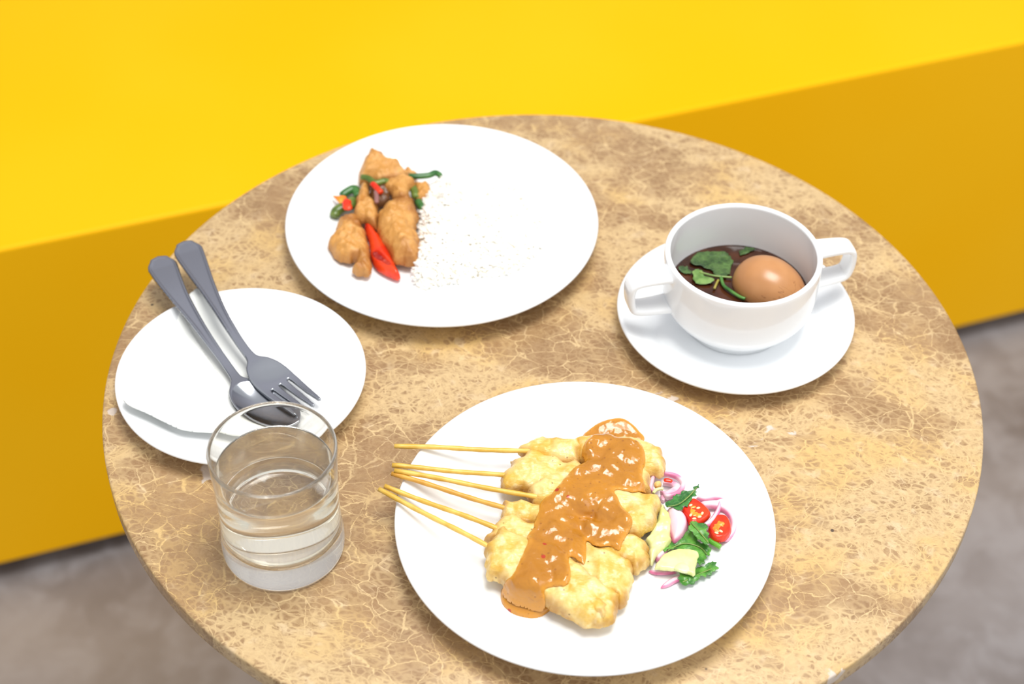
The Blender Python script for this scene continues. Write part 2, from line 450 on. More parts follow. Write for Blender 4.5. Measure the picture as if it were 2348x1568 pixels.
YEL, MARBLE, CONC, PORC, STEEL = m_yellow(), m_marble(), m_concrete(), m_porcelain(), m_steel()
MEAT, FRIED, SAUCE, LEAF, SHAL = m_meat(), m_fried(), m_sauce(), m_leaf(), m_shallot()
GLASS = m_glass('gold_light_tinted_glass', 1.5, (.998, .982, .925)); WATER = m_glass('clear_water', 1.333, (.997, .996, .985))  # glass tint puts the bench's golden reflected light into the colour
BAMBOO = m_pods('bamboo', (.66, .39, .050), (.80, .53, .115), .4); AMBER = m_pods('amber_bamboo', (.60, .29, .035), (.70, .38, .06), .4)
RED = m_pods('red_chilli', (.66, .020, .006), (.78, .055, .010), .16); ORANGE = m_pods('orange_chilli_flesh', (.90, .20, .015), (.95, .34, .03), .3)
DARKRED = m_pods('chilli_inside', (.25, .006, .004), (.42, .03, .01), .3)
BEAN = m_pods('green_bean', (.022, .105, .022), (.07, .20, .045), .28); OLIVE = m_pods('olive_bean', (.07, .12, .015), (.16, .22, .04), .28)
SEED = plain('pale_seed', (.90, .74, .42), .35); CUKE = m_pods('cucumber_flesh', (.74, .75, .38), (.62, .67, .25), .25)
PURP = plain('cooked_shallot', (.28, .13, .12), .3); DARKVEG = plain('dark_mushroom', (.13, .055, .02), .35)
BLACKP = plain('shadow_black_plinth', (.012, .012, .012), .6); IRON = plain('black_iron', (.02, .02, .02), .45)  # plinth black paints in the shadow of the recess under the bench
WALLP = plain('grey_wall_paint', (.33, .33, .37), .8)
PAPER = plain('white_paper', (.86, .87, .84), .85)

# ------------------------------------------------------------------ the room
FLOOR_Z = -0.74; SEAT_Z = -0.26
def box(name, corners, z0, z1, mat, parent=None, bevel=0.0):
    v = [(x, y, z0) for x, y in corners]+[(x, y, z1) for x, y in corners]
    f = [(3, 2, 1, 0), (4, 5, 6, 7)]+[(i, (i+1) % 4, (i+1) % 4+4, i+4) for i in range(4)]
    o = link(name, mesh(name, v, f), mat, parent, smooth=False)
    if bevel:
        b = o.modifiers.new('bevel', 'BEVEL'); b.width = bevel; b.segments = 4; b.limit_method = 'ANGLE'
        o.data.polygons.foreach_set('use_smooth', [True]*6)
        wn = o.modifiers.new('wn', 'WEIGHTED_NORMAL'); wn.keep_sharp = True
    return o
a = np.array(P(0, 572, SEAT_Z)); b = np.array(P(2348, 95, SEAT_Z)); u = (b-a)/np.linalg.norm(b-a); nrm = np.array([-u[1], u[0]])
L0 = a-u*1.6; L1 = b+u*1.6; DEPTH = .62
tag(box('floor', [(-4, -3.5), (4, -3.5), (4, 4), (-4, 4)], FLOOR_Z-.05, FLOOR_Z, CONC), kind='structure')
w0, w1 = L0-u*1.2+nrm*(DEPTH+.02), L1+u*1.2+nrm*(DEPTH+.02)
tag(box('wall_back', [tuple(w0), tuple(w1), tuple(w1+nrm*.1), tuple(w0+nrm*.1)], FLOOR_Z, 2.2, WALLP), kind='structure')
bench = empty('bench', (float(a[0]), float(a[1]), FLOOR_Z))
tag(bench, 'long bright yellow painted bench behind the round marble table', 'bench')
box('body', [tuple(L0), tuple(L1), tuple(L1+nrm*DEPTH), tuple(L0+nrm*DEPTH)], -.712, SEAT_Z, YEL, bench, .004)
box('plinth', [tuple(L0+nrm*.05), tuple(L1+nrm*.05), tuple(L1+nrm*(DEPTH-.02)), tuple(L0+nrm*(DEPTH-.02))], FLOOR_Z, -.711, BLACKP, bench)['label'] = 'recessed plinth coloured black as the shadow gap'

# ------------------------------------------------------------------ the table
table = empty('round_table', (0, 0, FLOOR_Z))
tag(table, 'round cafe table with a polished brown veined marble top', 'table')
R = .300; TH = .0150
prof = [(0, 0), (R-.0022, 0), (R-.0009, -.0003), (R-.0002, -.0011), (R, -.0022), (R, -TH+.002), (R-.0006, -TH+.0006), (R-.002, -TH), (0, -TH)]
tt = lathe('tabletop', prof, MARBLE, table, 256)
lathe('top_plate', [(0, -TH), (.16, -TH), (.16, -TH-.006), (0, -TH-.006)], IRON, table, 48)
lathe('pedestal', [(0, -TH-.006), (.035, -TH-.006), (.03, -.03), (.03, -.70), (.04, -.715), (0, -.715)], IRON, table, 48)
lathe('base', [(0, -.712), (.05, -.712), (.19, -.730), (.2, -.735), (.2, FLOOR_Z), (0, FLOOR_Z)], IRON, table, 64)

# ------------------------------------------------------------------ crockery
def plate_surface(R, H, wr, z0):
    """height of a plate's upper face at radius r"""
    rr = np.array([0, wr*.6, wr*.93, wr, wr+(R-wr)*.15, wr+(R-wr)*.4, wr+(R-wr)*.7, R-.0028, R-.0012])
    zz = np.array([z0, z0, z0+.0001, z0+.0007, z0+.0022, z0+(H-z0)*.42, z0+(H-z0)*.75, H-.0003, H])
    return rr, zz
def make_plate(name, c, R, H, wr, fr, z0, label, cat):
    rr, zz = plate_surface(R, H, wr, z0)
    top = curve_prof(list(zip(rr, zz)), 5)
    under = [(R-.0003, H-.0006), (R, H-.0016), (R-.0009, H-.0028), (R-.008, H-.0062), (wr+(R-wr)*.35, .0058), (wr+.001, .0016 if fr > wr*.9 else .0026),
             (fr+.003, .0012), (fr+.0015, 0.0), (fr-.002, 0.0), (fr-.004, .0018), (0, .002)]
    prof = [tuple(p) for p in top]+under
    o = lathe(name, prof[::-1], PORC, None, 160)
    o.location = (c[0], c[1], .0001); tag(o, label, cat)
    return lambda x, y: np.interp(np.hypot(np.asarray(x)-c[0], np.asarray(y)-c[1]), rr, zz)
CA, CB, CS, CP = (-.0787, .1398), (.0293, -.1439), (.1347, .0562), (-.2043, -.0235)
pzA = make_plate('dinner_plate', CA, .1162, .020, .080, .066, .0045, 'large white plate holding the rice and fried chilli pieces', 'plate')
pzB = make_plate('dinner_plate', CB, .1186, .020, .084, .068, .0045, 'large white plate holding the satay skewers, nearest the viewer', 'plate')
pzS = make_plate('saucer', CS, .0838, .016, .060, .046, .0045, 'white saucer under the two-handled soup cup', 'saucer')
pzP = make_plate('side_plate', CP, .0845, .016, .062, .048, .0045, 'small white side plate with napkin, fork and spoon on it', 'plate')

# soup cup with two square handles
CC = (.1350, .0562); RZ = .0684
cup = empty('soup_cup', (CC[0], CC[1], .0045)); tag(cup, 'white two-handled soup cup standing on the saucer', 'cup')
outer = curve_prof([(.0540, RZ-.0012), (.0543, RZ-.005), (.0541, .050), (.0535, .036), (.0515, .027), (.046, .0185), (.0395, .0118), (.0365, .0085)], 6)
inner = curve_prof([(0, .0105), (.028, .0108), (.039, .0155), (.0455, .022), (.0487, .030), (.0498, .040), (.0502, .055), (.0502, RZ-.0012)], 6)
prof = [(0, .0068), (.033, .0068), (.0335, .0049), (.0358, .0049)]+[tuple(p) for p in outer[::-1]]+[(.0534, RZ-.0003), (.0521, RZ), (.0508, RZ-.0003)]+[tuple(p) for p in inner[::-1]]
lathe('bowl', prof, PORC, cup, 128, (CC[0], CC[1], 0))
for ang in (197, 16):
    d = np.array([math.cos(math.radians(ang)), math.sin(math.radians(ang)), 0])
    cor = [(.0515, .0605), (.072, .0600), (.0805, .0560), (.0800, .0390), (.0735, .0335), (.0505, .0325)]
    rz = curve_prof(cor, 7)
    # round the corners by averaging
    for _ in range(4): rz[1:-1] = (rz[:-2]+2*rz[1:-1]+rz[2:])/4
    path = [np.array([CC[0], CC[1], 0])+d*r+np.array([0, 0, z]) for r, z in rz]
    side = np.cross(d, [0, 0, 1])
    n = len(path); wd = [.0074+.0022*(abs(2*i/(n-1)-1))**3 for i in range(n)]
    T = np.gradient(np.array(path), axis=0)
    # section: wide along the tangent of the cup, thin in the loop's plane
    V = []; seg = 20; Fc = []
    for i in range(n):
        t = T[i]/np.linalg.norm(T[i]); nn = np.cross(side, t)
        for k in range(seg):
            an = 2*math.pi*k/seg; ca, sa = math.cos(an), math.sin(an)
            V.append(path[i]+side*math.copysign(abs(ca)**.55, ca)*wd[i]+nn*math.copysign(abs(sa)**.55, sa)*.0027)
    for i in range(n-1):
        for k in range(seg): Fc.append((i*seg+k, i*seg+(k+1) % seg, (i+1)*seg+(k+1) % seg, (i+1)*seg+k))
    Fc.append(tuple(range(seg))[::-1]); Fc.append(tuple(range((n-1)*seg, n*seg)))
    link('handle', mesh('handle', V, Fc), PORC, cup)
# broth
SZ = .0322
def m_broth():
    m = NT('brown_broth'); co = m.obj()
    c = m.mix(m.ramp(m.noise(co, 60, 3), .35, .7), (.028, .009, .004), (.085, .026, .010))
    m.p(Base_Color=c, Roughness=.04); return m.m
ip = [p for p in inner if p[1] < SZ-.0006]
rs = float(np.interp(SZ, inner[:, 1], inner[:, 0]))
prof = [(max(p[0]-.0002, 0), p[1]+.0002) for p in ip]+[(rs-.0001, SZ+.0006), (rs-.0012, SZ), (0, SZ)]
prof[0] = (0, prof[0][1])
broth = lathe('broth', prof[::-1] if False else prof, m_broth(), None, 96)
broth.location = (CC[0], CC[1], 0); tag(broth, 'dark brown broth filling the soup cup halfway', 'soup')
# egg
def m_egg():
    m = NT('brown_egg'); co = m.obj()
    c = m.mix(m.ramp(m.noise(co, 30, 3), .35, .65), (.47, .215, .080), (.56, .272, .108))
    sm = m.n('ShaderNodeMapping'); m.set(sm.inputs[0], co); sm.inputs['Location'].default_value = (.3, .1, 0)
    cr = m.math('ABSOLUTE', m.math('SUBTRACT', m.noise(sm.outputs[0], 38, 3, .6, 1.0), .5))
    msk = m.ramp(m.noise(co, 24, 1), .52, .58)
    l = m.math('MULTIPLY', m.ramp(cr, 0, .006, 1, 0), msk); c = m.mix(m.math('MULTIPLY', l, .8), c, (.22, .07, .02))
    m.p(Base_Color=c, Roughness=.27); m.b.inputs['Subsurface Weight'].default_value = .15; m.b.inputs['Subsurface Scale'].default_value = .6
    m.b.inputs['Subsurface Radius'].default_value = (.004, .002, .001)
    m.bump(m.math('SUBTRACT', m.noise(co, 70, 2), l), .25, .0007); return m.m
EGGM = m_egg()
V = []; Fc = []; ns, nr = 48, 32
ex = P(1767, 640, .040); ang = math.radians(-32)
for i in range(nr+1):
    th = math.pi*i/nr; xl = -math.cos(th); rad = math.sin(th)*(1-.10*xl)
    for k in range(ns):
        ph = 2*math.pi*k/ns
        lx, ly, lz = xl*.0268, rad*.0215*math.cos(ph), rad*.0205*math.sin(ph)
        V.append((lx*math.cos(ang)-ly*math.sin(ang), lx*math.sin(ang)+ly*math.cos(ang), lz))
for i in range(nr):
    for k in range(ns): Fc.append((i*ns+k, (i+1)*ns+k, (i+1)*ns+(k+1) % ns, i*ns+(k+1) % ns))
egg = link('boiled_egg', mesh('boiled_egg', V, Fc), EGGM); egg.location = (ex[0], ex[1], .0325)
tag(egg, 'brown soy-stained boiled egg floating in the broth', 'egg')

SL = m_leaf('soaked_leaf', (.022, .055, .014), (.070, .135, .034))
def leaf(name, px, z, crop, mat, label, cat='leaf', jit=.0012, curl=.002, seed=3, t=.0005, tilt=(0, 0), parent=None):
    poly = smooth_outline(PL(px, z, crop), 5, jit, 600, seed); c = poly.mean(0); L = np.ptp(poly, axis=0).max()
    def zf(x, y): return z+tilt[0]*(x-c[0])+tilt[1]*(y-c[1])+curl*(((x-c[0])**2+(y-c[1])**2)/(L*.5)**2)*.4+curl*.5*fbm(x, y, 140, seed, 2)
    o = blob(name, poly, lambda x, y, d: zf(x, y)+t*.5, lambda x, y, d: zf(x, y)-t*.5, mat, .0005, parent, sm=0)
    if parent is None: recentre(o); tag(o, label, cat)
    return o
CR5 = (3.267, 1390, 440)
leaf('coriander_leaf', [(640, 500), (700, 455), (800, 450), (900, 460), (940, 500), (930, 590), (900, 640), (820, 620), (760, 580), (700, 560), (650, 550)], SZ+.0012, CR5, SL, 'large wilted green leaf floating beside the egg in the broth', seed=5, curl=.001)
leaf('coriander_leaf', [(650, 600), (700, 585), (740, 630), (800, 660), (770, 690), (690, 690), (655, 660)], SZ+.0016, CR5, m_leaf('bright_soaked_leaf', (.08, .17, .03), (.20, .33, .09)), 'pale green leaf at the near left edge of the broth', seed=6, curl=.001)
leaf('coriander_leaf', [(1000, 440), (1050, 420), (1120, 430), (1080, 450), (1030, 475), (1005, 470)], SZ+.0012, CR5, SL, 'small green leaf behind the egg at the back of the cup', seed=7, curl=.001)
leaf('coriander_leaf', [(545, 570), (590, 560), (640, 590), (620, 610), (580, 612)], SZ+.0012, CR5, SL, 'small green leaf against the left wall of the cup', seed=8, curl=.001)
STEM = m_pods('herb_stem', (.13, .22, .04), (.24, .34, .08), .3)
def stem(pxs, z, r, mat, label, crop, name='herb_sprig', cat='herb', parent=None, dz=None):
    q = PL(pxs, z, crop); q = curve_prof(q.tolist(), 6)
    zz = np.full(len(q), z) if dz is None else z+np.interp(np.linspace(0, 1, len(q)), np.linspace(0, 1, len(dz)), dz)
    o = sweep(name, np.column_stack([q, zz]), r, r, mat, parent, 10)
    if parent is None: recentre(o); tag(o, label, cat)
    return o
stem([(700, 600), (790, 625), (870, 635), (940, 640)], SZ+.0022, .0008, STEM, 'long thin green stem lying across the broth', CR5)
stem([(860, 640), (880, 700), (930, 740), (1000, 785), (1040, 800)], SZ+.0022, .0012, m_pods('dark_stem', (.03, .13, .02), (.10, .26, .05), .25), 'dark green stem leaning against the near side of the egg', CR5)
stem([(840, 660), (825, 690), (810, 725)], SZ+.0018, .0009, m_pods('yellow_stem', (.3, .25, .04), (.4, .33, .08), .3), 'short yellowish stem in the near part of the broth', CR5)

# ------------------------------------------------------------------ water glass
CG = (-.1581, -.1596)
go = curve_prof([(.0350, 0.0), (.0374, .0012), (.0381, .005), (.0381, .012), (.0375, .020), (.0368, .030), (.0368, .045), (.0374, .065), (.0385, .0892)], 6)
gi = curve_prof([(0, .0150), (.020, .0150), (.029, .0162), (.0335, .0205), (.0345, .028), (.0347, .045), (.0354, .065), (.0367, .0892)], 6)
prof = [(0, .0006), (.030, .0006)]+[tuple(p) for p in go]+[(.0382, .0900), (.0376, .0903), (.0370, .0900)]+[tuple(p) for p in gi[::-1]]
glass = lathe('water_glass', prof, GLASS, None, 160)
glass.location = (CG[0], CG[1], .0002); tag(glass, 'clear straight tumbler with a thick base, filled with water', 'glass')
WZ = .0705
wi = [(p[0]+(.00018 if p[0] > 0 else 0), p[1]-.00018) for p in gi if p[1] < WZ-.001]
rw = float(np.interp(WZ, gi[:, 1], gi[:, 0]))
wprof = [(0, wi[0][1])]+wi[1:]+[(rw+.00018, WZ+.0006), (rw-.0006, WZ+.0002), (rw-.0018, WZ), (0, WZ)]
wat = lathe('water', wprof, WATER, None, 160); wat.location = (CG[0], CG[1], .0002)
tag(wat, 'clear drinking water inside the glass tumbler', 'water')

# ------------------------------------------------------------------ napkin
def nap_z(x, y): return pzP(x, y)+.0012
poly = smooth_outline(PL([(287, 942), (325, 878), (363, 812), (400, 750), (428, 700), (450, 678), (470, 673), (510, 730), (556, 800), (590, 850), (625, 920), (640, 985), (590, 1000), (538, 998), (485, 991), (422, 984), (391, 975), (340, 959)], .012), 4)
NEAR = PL([(287, 942), (640, 1000)], .012)
def lift(x, y):
    d = np.abs((NEAR[1, 0]-NEAR[0, 0])*(y-NEAR[0, 1])-(NEAR[1, 1]-NEAR[0, 1])*(x-NEAR[0, 0]))/np.hypot(*(NEAR[1]-NEAR[0]))
    return .0055*np.exp(-(d/.014)**2)
nt = lambda x, y, d: nap_z(x, y)+lift(x, y)+.0014+.0004*fbm(x, y, 40, 3, 2)
nap = empty('paper_napkin', (float(poly[:, 0].mean()), float(poly[:, 1].mean()), .006))
tag(nap, 'folded white paper napkin under the fork and spoon', 'napkin')
blob('sheet', poly, nt, lambda x, y, d: nt(x, y, d)-.0004, PAPER, .0012, nap)
poly2 = smooth_outline(PL([(287, 940), (325, 876), (363, 810), (405, 735), (420, 722), (470, 800), (520, 880), (560, 985), (538, 995), (485, 988), (422, 981), (391, 972), (340, 956)], .014), 4)
blob('folded_flap', poly2, lambda x, y, d: nt(x, y, d)+.0014, lambda x, y, d: nt(x, y, d)+.0002, PAPER, .0012, nap)

# ------------------------------------------------------------------ cutlery
def cutlery(cl, outline, zt, thick, names, root, split):
    """outline in (s, t) along/across; cl: px,py,z centreline with arc parameter"""
    pts = np.array([[*P(x, y, z), z] for x, y, z in cl]); q = np.column_stack([curve_prof(pts[:, :2].tolist(), 10), np.interp(np.linspace(0, 1, (len(pts)-1)*10+1), np.linspace(0, 1, len(pts)), pts[:, 2])])
    for _ in range(25): q[1:-1] = (q[:-2]+2*q[1:-1]+q[2:])/4
    seg = np.linalg.norm(np.diff(q, axis=0), axis=1); S = np.concatenate([[0], np.cumsum(seg)]); L = S[-1]
    T = np.gradient(q, axis=0); T /= np.linalg.norm(T, axis=1)[:, None]
    Sd = np.cross(T, [0, 0, 1]); Sd /= np.linalg.norm(Sd, axis=1)[:, None]; Nn = np.cross(Sd, T)
    def mapf(V):
        s = np.clip(V[:, 0], -.01, L+.01); f = lambda A: np.stack([np.interp(s, S, A[:, k]) for k in range(3)], 1)
        ext = (V[:, 0]-np.clip(V[:, 0], 0, L))[:, None]
        return f(q)+f(T)*ext+f(Sd)*V[:, 1:2]+f(Nn)*V[:, 2:3]
    pol = outline(L)
    return blob(names, pol, zt(L), (lambda x, y, d: zt(L)(x, y, d)-thick), STEEL, .0005, root, mapf, split(L), 0), L

def sym(half, tip=None):
    """half: list of (s, halfwidth) -> closed outline"""
    p = curve_prof(half, 6)
    return np.vstack([p, p[::-1][:, [0, 1]]*np.array([1, -1])])
HANDLE = [(0.0, .0004), (.0006, .0026), (.0018, .0058), (.0042, .0072), (.0068, .0090), (.0095, .0101), (.013, .0103), (.026, .0090), (.05, .0062), (.075, .0042), (.10, .0033)]
def fork_out(L):
    h = curve_prof(HANDLE, 5).tolist()
    h += curve_prof([(.105, .0032), (L-.066, .0033), (L-.060, .0046), (L-.055, .0090), (L-.048, .0122), (L-.040, .0134), (L-.030, .0132)], 5).tolist()
    up = np.array(h)
    tips = []
    for k, c in enumerate((.0108, .0036, -.0036, -.0108)):     # four tines, three slots
        e = L-.0005-(.0015 if k in (0, 3) else 0)
        wr, wt = .0024, .0011
        cc = c*.93
        tips += [(L-.029, c+wr), (e-.012, cc+wr*.8), (e-.001, cc+wt), (e, cc+wt*.5), (e, cc-wt*.5), (e-.001, cc-wt), (e-.012, cc-wr*.8), (L-.029, c-wr)]
        if k < 3: tips += [(L-.0315, c-.0036+.0008), (L-.0315, c-.0036-.0008)]
    dn = up[::-1]*np.array([1, -1])
    return np.vstack([up, np.array(tips), dn])
def hand_relief(x, y, d):
    return np.clip((.108-x)/.03, 0, 1)*np.clip(x/.012, .25, 1)*(.00045*np.exp(-((d-.0014)/.0007)**2)-.0004*dome(d, .0045))+.0006*dome(d, .0006)
def fork_z(L):
    def f(x, y, d):
        u_ = np.clip((x-(L-.060))/.06, 0, 1)
        bowl = -.0012*np.sin(np.pi*u_)**2+.0016*u_**2.5
        return bowl+hand_relief(x, y, d)-.0006*(1-np.clip((y/.0135)**2, 0, 1))*np.sin(np.pi*u_)**2
    return f
fork = empty('fork', (*P(560, 800, .012), .012)); tag(fork, 'stainless steel fork resting over the spoon on the side plate', 'fork')
cutlery([(421, 553, .030), (455, 620, .0285), (512, 725, .025), (560, 800, .020), (598, 842, .0175), (640, 878, .0150), (680, 912, .0135), (712, 940, .0125)],
        fork_out, fork_z, .0016, ('handle', 'tines'), fork, lambda L: L-.058)
def spoon_out(L):
    h = curve_prof([(a_, b_*1.02) for a_, b_ in HANDLE], 5).tolist()
    h += curve_prof([(.105, .0032), (L-.066, .0034), (L-.060, .0056), (L-.053, .0105), (L-.042, .0145), (L-.028, .0158), (L-.013, .0128), (L-.004, .0072), (L, .0006)], 6).tolist()
    up = np.array(h); return np.vstack([up, up[::-1]*np.array([1, -1])])
def spoon_z(L):
    def f(x, y, d):
        u_ = (x-(L-.029))/.028; v_ = y/.0165
        return -.0062*np.clip(1-u_**2-v_**2, 0, 1)+hand_relief(x, y, d)
    return f
spoon = empty('spoon', (*P(540, 860, .010), .010)); tag(spoon, 'stainless steel spoon lying under the fork on the napkin', 'spoon')
cutlery([(362, 588, .026), (395, 655, .0245), (440, 722, .021), (490, 795, .017), (530, 850, .0135), (560, 893, .0135), (605, 925, .0138), (650, 948, .0138), (690, 966, .0138)],
        spoon_out, spoon_z, .0014, ('handle', 'bowl'), spoon, lambda L: L-.056)

# ------------------------------------------------------------------ satay
C1 = (3.0157, 860, 930); C3 = (5.727, 1130, 960); C4 = (5.227, 1090, 1140)
FIELDS = []
def meat(root, px, z, t, seed, tilt=(0, 0), w=None, name='chicken_piece', field=True):
    o, fn = lump(name, px, z, t, MEAT, w or t*.6, .0006, None, .0012, .0017, 105, seed, root, tilt, .6, False, 5, None, .00025)
    if field: FIELDS.append(fn)
    return o
def stick(root, a_, za, b_, zb):
    A = np.array([*P(*a_, za), za]); B = np.array([*P(*b_, zb), zb]); D_ = (B-A)
    pts = [A+D_*t for t in np.linspace(0, 1.0, 24)]
    n_ = len(pts); pts = [p+np.array([0, 0, .0004*math.sin(9*t+a_[0])]) for p, t in zip(pts, np.linspace(0, 1, n_))]
    r = [.00160+.00012*math.sin(i*1.7+a_[1]) for i in range(n_)]
    return sweep('stick', pts, r, r, AMBER if 1080 < a_[1] < 1100 else BAMBOO, root, 10)
def satay(label, a_, b_, za, zb, ext=(0, 0)):
    root = empty('satay_skewer', (*P(*b_, zb), .006)); tag(root, label, 'skewer', 'chicken satay skewers on the near plate')
    stick(root, a_, za, (b_[0]+ext[0], b_[1]+ext[1]), zb)
    return root
s1 = satay('satay skewer farthest back on the plate, stick nearly level in the photo', (904, 1022), (1188, 1033), .0235, .0185, (60, 3))
meat(s1, [(1186, 1026), (1203, 1016), (1217, 1006), (1233, 1001), (1252, 1003), (1285, 1004), (1312, 1007), (1327, 999), (1335, 1020), (1330, 1058), (1290, 1066), (1250, 1055), (1215, 1045), (1195, 1037)], .0105, .0125, 21)
meat(s1, [(1312, 1010), (1327, 999), (1357, 996), (1378, 994), (1416, 999), (1444, 999), (1472, 1006), (1493, 1015), (1507, 1024), (1521, 1027), (1524, 1044), (1525, 1065), (1518, 1082), (1511, 1086), (1491, 1080), (1472, 1082), (1420, 1092), (1360, 1085), (1338, 1062), (1325, 1040)], .009, .0135, 22)
s2 = satay('second satay skewer from the back, stick just below the farthest one', (899, 1067), (1150, 1089), .0235, .0180, (50, 5))
meat(s2, [(1150, 1090), (1160, 1073), (1172, 1060), (1170, 1046), (1182, 1048), (1196, 1044), (1204, 1035), (1228, 1031), (1270, 1045), (1298, 1058), (1310, 1040), (1316, 1028), (1324, 1034), (1331, 1056), (1350, 1090), (1310, 1125), (1260, 1128), (1207, 1125), (1188, 1123), (1165, 1120), (1154, 1111)], .0110, .0135, 23)
meat(s2, [(1330, 1070), (1380, 1062), (1430, 1066), (1470, 1070), (1490, 1081), (1494, 1094), (1488, 1110), (1492, 1124), (1479, 1131), (1430, 1140), (1370, 1140), (1330, 1120)], .0095, .012, 24)
s3 = satay('third satay skewer from the back, stick ending low on its chicken', (904, 1078), (1230, 1139), .0255, .0200, (40, 8))
meat(s3, [(1208, 1124), (1217, 1111), (1238, 1101), (1260, 1097), (1287, 1095), (1330, 1095), (1390, 1100), (1400, 1150), (1360, 1180), (1300, 1175), (1250, 1165), (1224, 1151), (1215, 1141)], .0115, .013, 25)
meat(s3, [(1390, 1118), (1427, 1122), (1462, 1128), (1490, 1128), (1512, 1136), (1518, 1152), (1512, 1168), (1508, 1194), (1490, 1208), (1475, 1220), (1463, 1229), (1440, 1224), (1390, 1210), (1360, 1170)], .0095, .0135, 26)
s4 = satay('fourth satay skewer from the back, darkest amber stick', (898, 1085), (1156, 1169), .0235, .0165, (60, 14))
meat(s4, [(1146, 1171), (1154, 1152), (1172, 1150), (1195, 1147), (1214, 1151), (1233, 1155), (1300, 1160), (1340, 1190), (1330, 1225), (1270, 1220), (1220, 1205), (1170, 1195), (1152, 1188)], .0085, .0125, 27)
meat(s4, [(1330, 1195), (1390, 1205), (1440, 1220), (1465, 1232), (1486, 1247), (1491, 1266), (1488, 1285), (1473, 1298), (1455, 1305), (1420, 1290), (1370, 1265), (1330, 1240)], .0070, .0125, 28)
s5 = satay('fifth satay skewer from the back, stick second lowest in the photo', (882, 1115), (1137, 1212), .0240, .0175, (60, 20))
meat(s5, [(1136, 1200), (1149, 1185), (1170, 1173), (1193, 1181), (1212, 1195), (1240, 1195), (1290, 1205), (1344, 1236), (1330, 1290), (1270, 1290), (1200, 1270), (1150, 1245), (1118, 1236), (1117, 1222)], .0095, .0125, 29)
meat(s5, [(1310, 1230), (1344, 1236), (1356, 1240), (1364, 1250), (1374, 1256), (1387, 1249), (1400, 1250), (1413, 1260), (1427, 1258), (1430, 1270), (1452, 1284), (1455, 1303), (1450, 1322), (1450, 1338), (1444, 1356), (1436, 1374), (1423, 1384), (1390, 1370), (1350, 1345), (1310, 1300)], .0080, .0135, 30)
s6 = satay('nearest satay skewer, lowest stick, with a long folded chicken strip', (869, 1122), (1111, 1249), .0250, .0205, (60, 30))
meat(s6, [(1111, 1249), (1119, 1236), (1128, 1226), (1140, 1211), (1153, 1206), (1176, 1218), (1205, 1229), (1230, 1232), (1253, 1248), (1275, 1254), (1293, 1258), (1306, 1272), (1339, 1296), (1364, 1319), (1377, 1330), (1395, 1342), (1413, 1350), (1425, 1361), (1421, 1381), (1415, 1406), (1396, 1420), (1375, 1425), (1354, 1426), (1333, 1419), (1300, 1406), (1272, 1391), (1249, 1377), (1214, 1368), (1172, 1356), (1155, 1337), (1150, 1327), (1134, 1317), (1119, 1319), (1113, 1303), (1112, 1274)], .0105, .0145, 31, (0, .02))
meat(s6, [(1340, 1372), (1352, 1366), (1378, 1370), (1392, 1384), (1394, 1402), (1378, 1412), (1352, 1404), (1338, 1390)], .0195, .0050, 32, (0, .02), .004)

def field(x, y):
    X = np.stack([x, y], 1); z = pzB(x, y)
    for poly, zt in FIELDS:
        lo, hi = poly.min(0)-.001, poly.max(0)+.001
        m = (x > lo[0]) & (x < hi[0]) & (y > lo[1]) & (y < hi[1])
        if m.any():
            d, _ = sdf(poly, X[m]); zz = np.where(d > 0, zt(x[m], y[m], np.maximum(d, 0)), -1)
            z[m] = np.maximum(z[m], zz)
    return z
# smoothed height grid the sauce lies on
gx = np.arange(.0-.03, .10, .0008); gy = np.arange(-.235, -.065, .0008)
GX, GY = np.meshgrid(gx, gy, indexing='ij'); HF = field(GX.ravel(), GY.ravel()).reshape(GX.shape)
def blur(A, n):
    for _ in range(n):
        B = np.pad(A, 1, mode='edge'); A = (B[:-2, 1:-1]+B[2:, 1:-1]+B[1:-1, :-2]+B[1:-1, 2:]+2*B[1:-1, 1:-1])/6
    return A
HS = blur(np.maximum(blur(HF, 14), HF), 6)+.0009; HS = blur(np.maximum(HS, HF+.0009), 2)
def samp(A, x, y):
    i = np.clip((x-gx[0])/.0008, 0, len(gx)-1.001); j = np.clip((y-gy[0])/.0008, 0, len(gy)-1.001)
    a0 = i.astype(int); b0 = j.astype(int); fi = i-a0; fj = j-b0
    return (A[a0, b0]*(1-fi)+A[a0+1, b0]*fi)*(1-fj)+(A[a0, b0+1]*(1-fi)+A[a0+1, b0+1]*fi)*fj
def PF(px):
    """points of the photo outline dropped onto the heaped meat"""
    out = []
    for x, y in px:
        z = .02
        for _ in range(12):
            q = P(x, y, z); z = .5*z+.5*(float(samp(HS, np.array([q[0]]), np.array([q[1]]))[0])+.0006)
        out.append(P(x, y, z))
    return np.array(out)
sauce = empty('peanut_sauce', (*P(1310, 1200, .01), .0046)); tag(sauce, 'glossy orange-brown peanut sauce poured across the satay chicken', 'sauce')
main = [(1352, 1001), (1380, 996), (1415, 1000), (1450, 1002), (1468, 1012), (1478, 1035), (1479, 1058), (1474, 1075), (1475, 1095), (1479, 1115), (1482, 1128), (1450, 1126), (1412, 1121), (1418, 1142),
        (1441, 1173), (1450, 1194), (1441, 1220), (1427, 1240), (1421, 1258), (1400, 1250), (1377, 1250), (1362, 1247), (1346, 1238), (1344, 1274), (1338, 1291), (1318, 1276),
        (1306, 1276), (1308, 1305), (1306, 1331), (1293, 1342), (1270, 1342), (1249, 1350), (1250, 1390), (1228, 1397), (1200, 1391), (1170, 1378), (1151, 1358), (1156, 1336), (1174, 1318), (1189, 1289), (1203, 1260), (1212, 1240),
        (1209, 1226), (1224, 1207), (1224, 1193), (1235, 1171), (1240, 1149), (1266, 1128), (1287, 1103), (1300, 1088), (1327, 1064), (1340, 1056), (1334, 1042), (1338, 1019)]
poly = smooth_outline(PF(main), 4, .0003, 200, 9)
